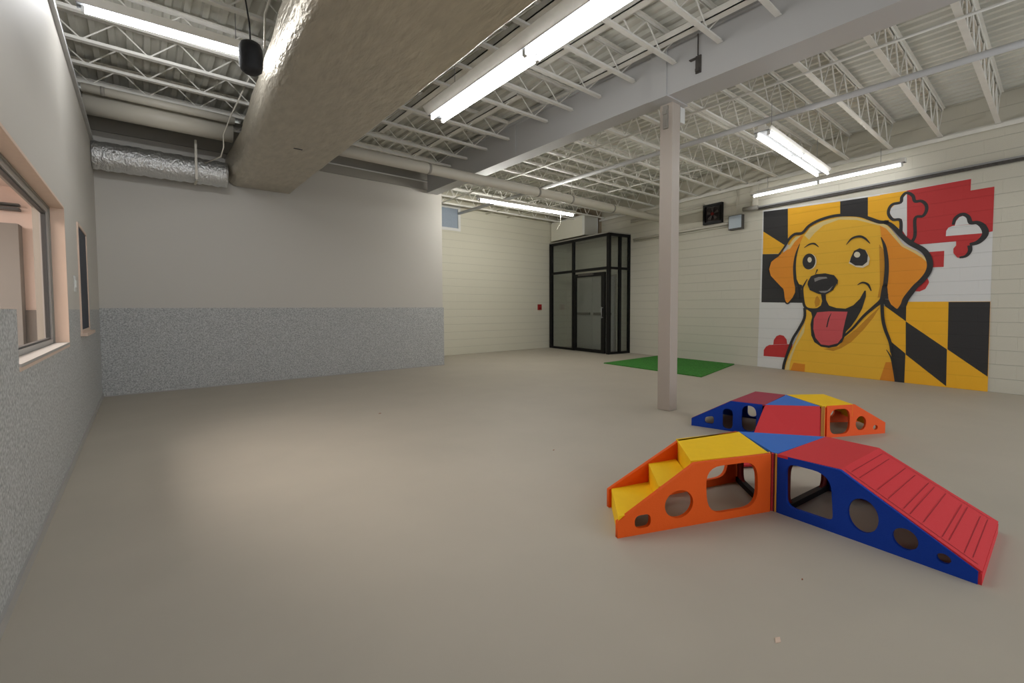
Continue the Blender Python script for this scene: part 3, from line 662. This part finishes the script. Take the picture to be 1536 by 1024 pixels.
# far right stairs: yellow top, orange sides
P0, P1 = (4.925, 1.384), (5.545, 1.076); Q0, Q1 = (5.27, 1.79), (5.90, 1.36); L = dist(P0, P1); LQ = dist(Q0, Q1)
st2 = thing('play_stairs', centre(P0, P1, Q0, Q1), 'far yellow topped play stairs with bright orange sides, pointing right', 'play stairs', 'play set stairs')
ho_ = [rounded([(.035, .025), (.265, .025), (.265, .265), (.035, .265)], .085), oval(.398, .115, .062, .068), oval(.573, .063, .028, .024)]
wall_panel('side_panel', P0, P1, [(0, 0), (L, 0), (L, .105), (.32, h), (0, h)], ho_, .02, 'play_orange_far', st2)
wall_panel('side_panel', Q0, Q1, [(0, 0), (LQ, 0), (LQ, .105), (.34, h), (0, h)], [rounded([(.05, .04), (.28, .04), (.28, .25), (.05, .25)], .08), oval(.42, .12, .06, .06)], .02, 'play_orange_far', st2)
g0, g1 = (5.19, 1.245), (5.56, 1.59)
m = MB(); sheet(m, [(4.88, 1.405, h+.002), FC+(h+.002,), g1+(h+.002,), g0+(h+.002,)]); m.out('deck_panel', 'play_yellow', st2)
k0, k1 = lerp(g0, P1, .5), lerp(g1, Q1, .5)
m = MB(); sheet(m, [g0+(.20,), g1+(.20,), k1+(.20,), k0+(.20,)]); m.prism([g0+(.19,), g1+(.19,), (g1[0]-.01, g1[1], .19), (g0[0]-.01, g0[1], .19)], [g0+(h,), g1+(h,), (g1[0]-.01, g1[1], h), (g0[0]-.01, g0[1], h)]); m.out('step', 'play_yellow', st2)
m = MB(); sheet(m, [k0+(.10,), k1+(.10,), Q1+(.10,), P1+(.10,)]); m.prism([k0+(.09,), k1+(.09,), (k1[0]-.01, k1[1], .09), (k0[0]-.01, k0[1], .09)], [k0+(.2,), k1+(.2,), (k1[0]-.01, k1[1], .2), (k0[0]-.01, k0[1], .2)]); m.out('step', 'play_yellow', st2)
end_arch((4.95, 1.42), (5.24, 1.77), h, 'end_panel', 'play_maroon', st2)
# front ramp of the far set
ra3 = thing('play_ramp', centre(FA, FB, (4.0, 1.6), (4.36, 1.27)), 'plain red ramp sloping down toward the near play set from the far platform', 'play ramp', 'play set ramps')
G0, G1 = (3.48, 1.515), (4.0, 1.165)
m = MB(); sheet(m, [FA+(h,), FB+(h,), G1+(.03,), G0+(.03,)]); m.out('slope_panel', 'play_red', ra3)
for a, b in ((FA, G0), (FB, G1)):
    l = dist(a, b); wall_panel('side_panel', a, b, [(0, 0), (l, 0), (l, .012), (0, h-.018)], [], .018, 'play_red', ra3)

# ------------------------------------------------------------------ small bits on the floor
for i, (x, y, s, lab) in enumerate(((2.12, 5.03, .03, 'small brown crumb on the floor in front of the far partition'), (2.71, 2.75, .018, 'tiny dark speck on the floor left of the column'),
        (2.26, .71, .012, 'tiny dark speck on the floor left of the near ramp'), (1.77, .63, .04, 'small pale leaf scrap on the floor at the bottom right'))):
    m = MB(); m.hexa([(x-s*.5, y), (x, y-s*.25), (x+s*.6, y+s*.05), (x+s*.1, y+s*.3)], 0, .003); o = m.out('floor_debris', 'sand_speck' if i < 3 else 'trim_beige'); tag(o, lab, 'debris', 'debris on the floor')
# ------------------------------------------------------------------ dog mural: flat paint shapes (distance along the wall Y, height Z)
MURAL = [["white_panel","f","white",[[3.928,3.18],[1.648,3.082],[0.918,3.088],[0.917,2.907],[0.679,2.914],[0.675,1.598],[0.663,-0.007],[3.98,0.01]],None],["black_block","f","black",[[3.912,3.155],[3.446,3.127],[3.434,2.526],[3.497,2.432],[3.909,2.755]],None],["yellow_wedge","f","gold",[[3.909,2.755],[3.491,2.431],[3.525,2.27],[3.911,2.299]],None],["yellow_block","f","gold",[[3.446,3.127],[2.57,3.09],[2.561,2.704],[3.431,2.42]],None],["black_block","f","black",[[2.57,3.09],[2.164,3.077],[2.154,2.639],[2.561,2.704]],None],["yellow_block","f","gold",[[2.164,3.077],[1.859,3.07],[1.647,3.074],[1.639,2.468],[2.152,2.583]],None],["black_block","f","black",[[3.915,2.299],[3.184,2.234],[3.126,1.305],[3.919,1.326]],None],["red_cross_arm","f","red",[[3.668,0.479],[3.659,0.573],[3.608,0.653],[3.545,0.68],[3.472,0.664],[3.419,0.597],[3.403,0.505]],None],["red_cross_arm","f","red",[[3.854,0.234],[3.852,0.359],[3.809,0.429],[3.744,0.467],[3.306,0.512],[3.34,0.243]],None],["red_field","f","red",[[1.647,3.074],[0.918,3.08],[0.919,2.912],[0.679,2.914],[0.678,2.288],[0.766,2.274],[1.052,2.194],[1.55,2.199],[1.735,2.376],[1.727,2.623]],None],["yellow_block","f","gold",[[1.999,3.079],[1.647,3.074],[1.646,3.012],[1.72,2.905],[1.861,2.861],[1.88,2.757],[1.841,2.625],[1.989,2.667]],None],["red_block","f","red",[[1.387,2.069],[1.181,2.067],[1.181,1.825],[1.355,1.83]],None],["red_disc","f","red",[[1.371,1.694],[1.343,1.607],[1.348,1.583],[1.385,1.499],[1.451,1.463],[1.532,1.47],[1.429,1.639]],None],["white_cross_arm","f","white",[[1.646,3.021],[1.687,2.977],[1.705,2.893],[1.79,2.883],[1.846,2.832],[1.859,2.753],[1.813,2.665],[1.699,2.633],[1.694,2.459],[1.636,2.345],[1.629,2.362]],None],["cross_outline","s","black",[[1.707,2.408],[1.718,2.613],[1.812,2.641],[1.87,2.728],[1.872,2.818],[1.826,2.89],[1.722,2.902],[1.708,2.981],[1.667,3.034],[1.619,3.024],[1.57,2.97],[1.543,2.883],[1.467,2.871],[1.413,2.809],[1.401,2.722],[1.441,2.636],[1.534,2.617],[1.53,2.348],[1.572,2.24]],[0.0431,0.0431,0.0431,0.0431,0.0431,0.0431,0.0431,0.0431,0.0431,0.0431,0.0431,0.0431,0.0431,0.0431,0.0431,0.0431,0.0431,0.0431,0.0431]],["red_cross_arm","f","red",[[1.168,2.29],[0.766,2.282],[0.786,2.198],[0.904,2.146],[0.907,2.117],[0.911,1.989],[0.974,1.935],[1.034,1.952],[1.078,2.022],[1.08,2.089],[1.051,2.134],[1.053,2.2]],None],["white_cross_arm","f","white",[[1.074,2.429],[1.061,2.496],[1.026,2.547],[0.991,2.557],[0.943,2.525],[0.915,2.424]],None],["white_cross_arm","f","white",[[1.168,2.286],[1.166,2.364],[1.143,2.41],[1.095,2.428],[0.837,2.416],[0.796,2.381],[0.776,2.323],[0.777,2.275]],None],["cross_outline","s","black",[[1.092,2.445],[1.073,2.531],[1.027,2.575],[0.98,2.579],[0.932,2.531],[0.904,2.446],[0.837,2.435],[0.78,2.378],[0.749,2.287],[0.769,2.211],[0.829,2.148],[0.907,2.13]],[0.0313,0.0431,0.047,0.047,0.047,0.0509,0.0509,0.0666,0.0705,0.0666,0.0588,0.0392]],["cross_outline","s","black",[[0.907,2.117],[0.901,2.036],[0.94,1.967],[1.01,1.95]],[0.0509,0.047,0.0392,0.0274]],["yellow_block","f","gold",[[1.61,1.304],[0.672,1.294],[0.664,-0.004],[1.924,-0.005],[1.954,1.226]],None],["black_block","f","black",[[1.111,1.294],[0.674,1.291],[0.67,0.216],[1.104,0.577]],None],["black_diamond","f","black",[[1.609,0.99],[1.11,0.576],[1.104,0.015],[1.595,0.456]],None],["black_diamond","f","black",[[1.912,1.354],[1.61,1.313],[1.606,0.99],[1.883,1.235]],None],["black_diamond","f","black",[[1.852,0.713],[1.6,0.473],[1.602,-0.007],[1.733,0.002],[1.786,0.389]],None],["dog_body","f","dog",[[3.153,2.572],[3.06,2.683],[2.896,2.778],[2.684,2.823],[2.479,2.816],[2.267,2.766],[2.108,2.669],[1.985,2.603],[1.898,2.589],[1.823,2.478],[1.824,1.957],[1.874,1.598],[1.898,1.391],[1.921,1.244],[1.894,0.932],[1.806,0.625],[1.787,0.462],[1.738,0.211],[1.71,0.005],[1.924,-0.002],[3.427,-0.011],[3.459,0.062],[3.343,0.376],[3.248,0.596],[3.173,0.791],[3.099,0.94],[3.084,1.149],[3.106,1.253],[3.156,1.358],[3.17,1.567],[3.152,1.638],[3.211,1.661],[3.314,1.878],[3.32,2.174],[3.246,2.418]],None],["cream_highlight","f","cream",[[3.134,2.57],[3.042,2.7],[2.824,2.783],[2.546,2.815],[2.315,2.765],[2.108,2.659],[1.97,2.595],[2.0,2.578],[2.314,2.721],[2.579,2.77],[2.822,2.707],[2.965,2.587],[3.056,2.477]],None],["cream_highlight","f","cream",[[3.437,-0.006],[3.39,0.178],[3.284,0.445],[3.163,0.749],[3.089,0.919],[3.105,0.751],[3.245,0.469],[3.301,0.293],[3.339,0.161],[3.356,-0.003]],None],["brown_shading","f","umber",[[2.447,0.672],[2.27,0.845],[2.116,1.039],[1.945,1.235],[2.038,1.04],[2.173,0.829],[2.346,0.609],[2.493,0.492],[2.613,0.433],[2.773,0.457],[2.528,0.519]],None],["orange_patch","f","orange2",[[3.278,0.156],[3.073,0.145],[3.079,0.002],[3.335,-0.007]],None],["orange_patch","f","orange2",[[1.85,0.309],[1.777,0.316],[1.714,0.005],[1.924,0.004]],None],["cheek_shading","f","umber",[[2.894,1.435],[2.846,1.352],[2.854,1.261],[2.917,1.221],[2.937,1.313],[2.921,1.395]],None],["cheek_shading","f","umber",[[1.985,2.265],[1.915,2.147],[1.901,1.581],[1.926,1.391],[1.986,1.374],[1.96,1.558],[1.965,1.786]],None],["left_ear","f","orange",[[3.153,2.562],[3.289,2.566],[3.357,2.495],[3.454,2.326],[3.597,2.234],[3.733,2.127],[3.773,1.987],[3.738,1.852],[3.554,1.645],[3.515,1.57],[3.476,1.407],[3.44,1.32],[3.403,1.306],[3.324,1.403],[3.277,1.508],[3.28,1.665],[3.315,1.942],[3.281,2.213],[3.217,2.415]],None],["cream_highlight","f","cream",[[3.191,2.574],[3.289,2.566],[3.356,2.491],[3.448,2.332],[3.384,2.35],[3.306,2.468],[3.239,2.532]],None],["right_ear","f","orange",[[1.988,2.616],[1.898,2.576],[1.823,2.478],[1.733,2.323],[1.66,2.207],[1.507,2.102],[1.412,2.006],[1.363,1.899],[1.367,1.779],[1.416,1.662],[1.52,1.546],[1.533,1.54],[1.633,1.384],[1.664,1.26],[1.705,1.198],[1.74,1.185],[1.784,1.216],[1.839,1.353],[1.872,1.518],[1.868,1.663],[1.874,1.598],[1.856,1.96],[1.888,2.18],[1.959,2.371]],None],["cream_highlight","f","cream",[[1.988,2.616],[1.898,2.576],[1.823,2.475],[1.733,2.319],[1.66,2.204],[1.507,2.099],[1.412,2.003],[1.367,1.906],[1.438,1.992],[1.547,2.086],[1.688,2.193],[1.791,2.348],[1.896,2.507],[1.987,2.576]],None],["dog_outline","s","black",[[3.607,2.235],[3.486,2.394],[3.408,2.533],[3.309,2.615],[3.173,2.621],[3.061,2.734],[2.897,2.809],[2.684,2.846],[2.48,2.834],[2.267,2.785],[2.124,2.708],[1.986,2.63],[1.868,2.611],[1.928,2.621],[1.854,2.576],[1.78,2.49],[1.692,2.362],[1.578,2.233],[1.428,2.111],[1.359,1.992],[1.336,1.862],[1.359,1.745],[1.428,1.629],[1.5,1.545],[1.545,1.47],[1.614,1.348],[1.647,1.242],[1.718,1.157],[1.806,1.225],[1.897,1.317]],[0.0274,0.0353,0.047,0.0509,0.0509,0.0509,0.0509,0.0509,0.0509,0.0509,0.0548,0.0548,0.0509,0.0548,0.0588,0.0627,0.0666,0.0705,0.0744,0.0744,0.0744,0.0744,0.0744,0.0705,0.0783,0.0823,0.0783,0.0588,0.0588,0.0588]],["ear_outline","s","black",[[3.587,2.243],[3.754,2.128],[3.8,2.0],[3.766,1.854],[3.564,1.635],[3.5,1.558],[3.474,1.385],[3.419,1.294],[3.343,1.35],[3.27,1.466]],[0.0274,0.0274,0.0274,0.0274,0.0274,0.0274,0.0274,0.0274,0.0274,0.0274]],["ear_line","s","black",[[3.211,2.424],[3.272,2.233],[3.297,2.003],[3.282,1.77],[3.26,1.643],[3.244,1.57],[3.215,1.369]],[0.0078,0.0353,0.0509,0.0548,0.0509,0.0509,0.0431]],["muzzle_line","s","black",[[3.068,1.748],[3.118,1.647],[3.147,1.567],[3.131,1.357],[3.096,1.232],[3.019,1.186],[2.898,1.186],[2.826,1.241]],[0.0118,0.0274,0.0353,0.0431,0.047,0.0431,0.0353,0.0235]],["mouth","f","black",[[2.835,1.474],[2.755,1.467],[2.746,1.351],[2.697,1.25],[2.578,1.206],[2.442,1.193],[2.328,1.251],[2.234,1.361],[2.17,1.501],[2.15,1.5],[2.148,1.397],[2.198,1.189],[2.274,1.017],[2.352,0.88],[2.424,0.79],[2.447,0.682],[2.479,0.601],[2.562,0.521],[2.684,0.484],[2.81,0.499],[2.921,0.574],[2.976,0.695],[2.994,0.901],[2.969,1.046],[2.989,1.128],[3.047,1.169],[2.916,1.186],[2.835,1.231],[2.81,1.332]],None],["tongue","f","pink",[[2.887,1.129],[2.699,1.146],[2.408,1.141],[2.437,0.995],[2.467,0.818],[2.481,0.68],[2.547,0.577],[2.685,0.528],[2.811,0.54],[2.905,0.657],[2.945,0.82],[2.94,1.005]],None],["tongue_line","s","black",[[2.659,1.11],[2.696,1.01],[2.724,0.858]],[0.0078,0.0196,0.0196]],["jaw_line","s","black",[[2.456,0.705],[2.319,0.858],[2.179,1.057],[2.042,1.208],[1.939,1.318],[1.875,1.445]],[0.0313,0.0353,0.0431,0.0509,0.0627,0.0783]],["neck_line","s","black",[[3.101,1.211],[3.101,1.023],[3.193,0.811],[3.298,0.615],[3.374,0.374],[3.444,0.129],[3.462,0.005]],[0.047,0.047,0.047,0.047,0.0509,0.0509,0.0509]],["ear_line","s","black",[[1.962,2.38],[1.909,2.219],[1.879,1.998],[1.873,1.78],[1.886,1.58],[1.893,1.555],[1.895,1.354]],[0.0078,0.0431,0.0548,0.0588,0.0627,0.0666,0.1175]],["neck_line","s","black",[[1.924,1.355],[1.908,1.06],[1.87,0.859],[1.799,0.643],[1.78,0.471]],[0.047,0.047,0.047,0.0431,0.0196]],["neck_line","s","black",[[1.844,0.516],[1.778,0.389],[1.741,0.211],[1.707,0.004]],[0.0078,0.0235,0.0274,0.0313]],["eyebrow","s","black",[[3.132,2.338],[3.044,2.39],[2.961,2.392],[2.886,2.322]],[0.0078,0.0274,0.0313,0.0078]],["eyebrow","s","black",[[2.454,2.31],[2.371,2.411],[2.259,2.43],[2.179,2.382],[2.108,2.289]],[0.0078,0.0313,0.0392,0.0313,0.0078]],["eye_white","f","cream2",[[2.917,2.041],[2.925,2.004],[2.94,1.972],[2.96,1.947],[2.985,1.929],[3.013,1.921],[3.042,1.923],[3.069,1.935],[3.094,1.955],[3.114,1.984],[3.128,2.019],[3.135,2.057],[3.134,2.095],[3.125,2.132],[3.11,2.164],[3.089,2.19],[3.064,2.207],[3.036,2.214],[3.007,2.212],[2.98,2.199],[2.956,2.178],[2.937,2.15],[2.923,2.116],[2.917,2.078]],None],["eye","f","black",[[2.936,2.046],[2.944,2.01],[2.959,1.978],[2.979,1.952],[3.004,1.935],[3.032,1.927],[3.061,1.928],[3.088,1.94],[3.113,1.961],[3.133,1.99],[3.147,2.024],[3.154,2.063],[3.153,2.101],[3.145,2.138],[3.129,2.171],[3.108,2.196],[3.083,2.213],[3.055,2.221],[3.026,2.218],[2.999,2.206],[2.975,2.184],[2.955,2.156],[2.942,2.122],[2.935,2.084]],None],["eye_glint","f","cream2",[[2.997,2.1],[2.998,2.087],[3.001,2.076],[3.007,2.066],[3.014,2.059],[3.022,2.055],[3.032,2.054],[3.041,2.056],[3.05,2.062],[3.057,2.071],[3.063,2.081],[3.067,2.094],[3.069,2.107],[3.068,2.119],[3.064,2.131],[3.059,2.141],[3.052,2.148],[3.043,2.152],[3.034,2.153],[3.024,2.15],[3.016,2.144],[3.008,2.136],[3.002,2.125],[2.999,2.113]],None],["eye_white","f","cream2",[[2.407,1.986],[2.38,2.083],[2.333,2.183],[2.254,2.222],[2.166,2.184],[2.105,2.038],[2.121,1.937],[2.199,1.892],[2.295,1.911]],None],["eye","f","black",[[2.395,2.008],[2.377,2.083],[2.334,2.193],[2.254,2.229],[2.174,2.19],[2.133,2.096],[2.141,1.985],[2.207,1.925],[2.311,1.939]],None],["eye_glint","f","cream2",[[2.243,2.117],[2.245,2.104],[2.249,2.093],[2.256,2.083],[2.265,2.077],[2.276,2.073],[2.287,2.072],[2.299,2.075],[2.31,2.081],[2.319,2.09],[2.327,2.101],[2.332,2.113],[2.334,2.126],[2.332,2.139],[2.328,2.15],[2.321,2.16],[2.312,2.167],[2.301,2.171],[2.289,2.171],[2.278,2.168],[2.267,2.162],[2.257,2.153],[2.25,2.142],[2.245,2.13]],None],["wrinkle","s","black",[[2.899,1.915],[2.93,1.827]],[0.0235,0.0078]],["wrinkle","s","black",[[2.271,1.6],[2.2,1.64],[2.121,1.602],[2.072,1.492]],[0.0078,0.0274,0.0353,0.0118]],["nose","f","black",[[3.049,1.705],[3.004,1.795],[2.912,1.83],[2.767,1.835],[2.626,1.792],[2.563,1.699],[2.57,1.611],[2.579,1.643],[2.637,1.527],[2.759,1.447],[2.867,1.464],[3.017,1.541],[3.057,1.646]],None],["nose_glint","f","grey",[[2.947,1.751],[2.874,1.777],[2.748,1.769],[2.73,1.742],[2.819,1.733],[2.873,1.716],[2.936,1.689]],None],["nose_glint","f","grey",[[2.868,1.515],[2.725,1.52],[2.639,1.606],[2.689,1.519],[2.759,1.481],[2.831,1.49]],None]]
mu = thing('dog_mural', on_wall(2.3, 0), 'huge painted mural of a smiling yellow dog over a black, gold, red and white flag', 'mural')
def paint(name, colour, pts, lift):
    tri = geometry.tessellate_polygon([[Vector((p[0], p[1], 0)) for p in pts]])
    m = MB(); m.faces([on_wall(p[0], p[1], lift) for p in pts], tri); return m.out(name, 'paint_'+colour, mu)
def smooth(pts, ws, n=5):
    out, wo = [], []
    for i in range(len(pts)-1):
        p0, p1, p2, p3 = (Vector(pts[max(0, min(len(pts)-1, k))]) for k in (i-1, i, i+1, i+2))
        for j in range(n):
            t = j/n; out.append(.5*((2*p1)+(-p0+p2)*t+(2*p0-5*p1+4*p2-p3)*t*t+(-p0+3*p1-3*p2+p3)*t**3)); wo.append(ws[i]*(1-t)+ws[i+1]*t)
    out.append(Vector(pts[-1])); wo.append(ws[-1]); return out, wo
def brush(name, colour, pts, ws, lift):
    c, wv = smooth(pts, ws); L_, R_ = [], []
    for i, p in enumerate(c):
        d = (c[min(i+1, len(c)-1)]-c[max(i-1, 0)]).normalized(); n = Vector((-d.y, d.x))
        L_.append(p+n*wv[i]/2); R_.append(p-n*wv[i]/2)
    k = len(c); m = MB()
    m.faces([on_wall(p.x, p.y, lift) for p in L_+R_], [(i, i+1, k+i+1, k+i) for i in range(k-1)])
    return m.out(name, 'paint_'+colour, mu)
lift = .0015
for name, kind, colour, pts, ws in MURAL:
    lift += .0004
    if kind == 'f': paint(name, colour, pts, lift)
    else: brush(name, colour, pts, ws, lift)
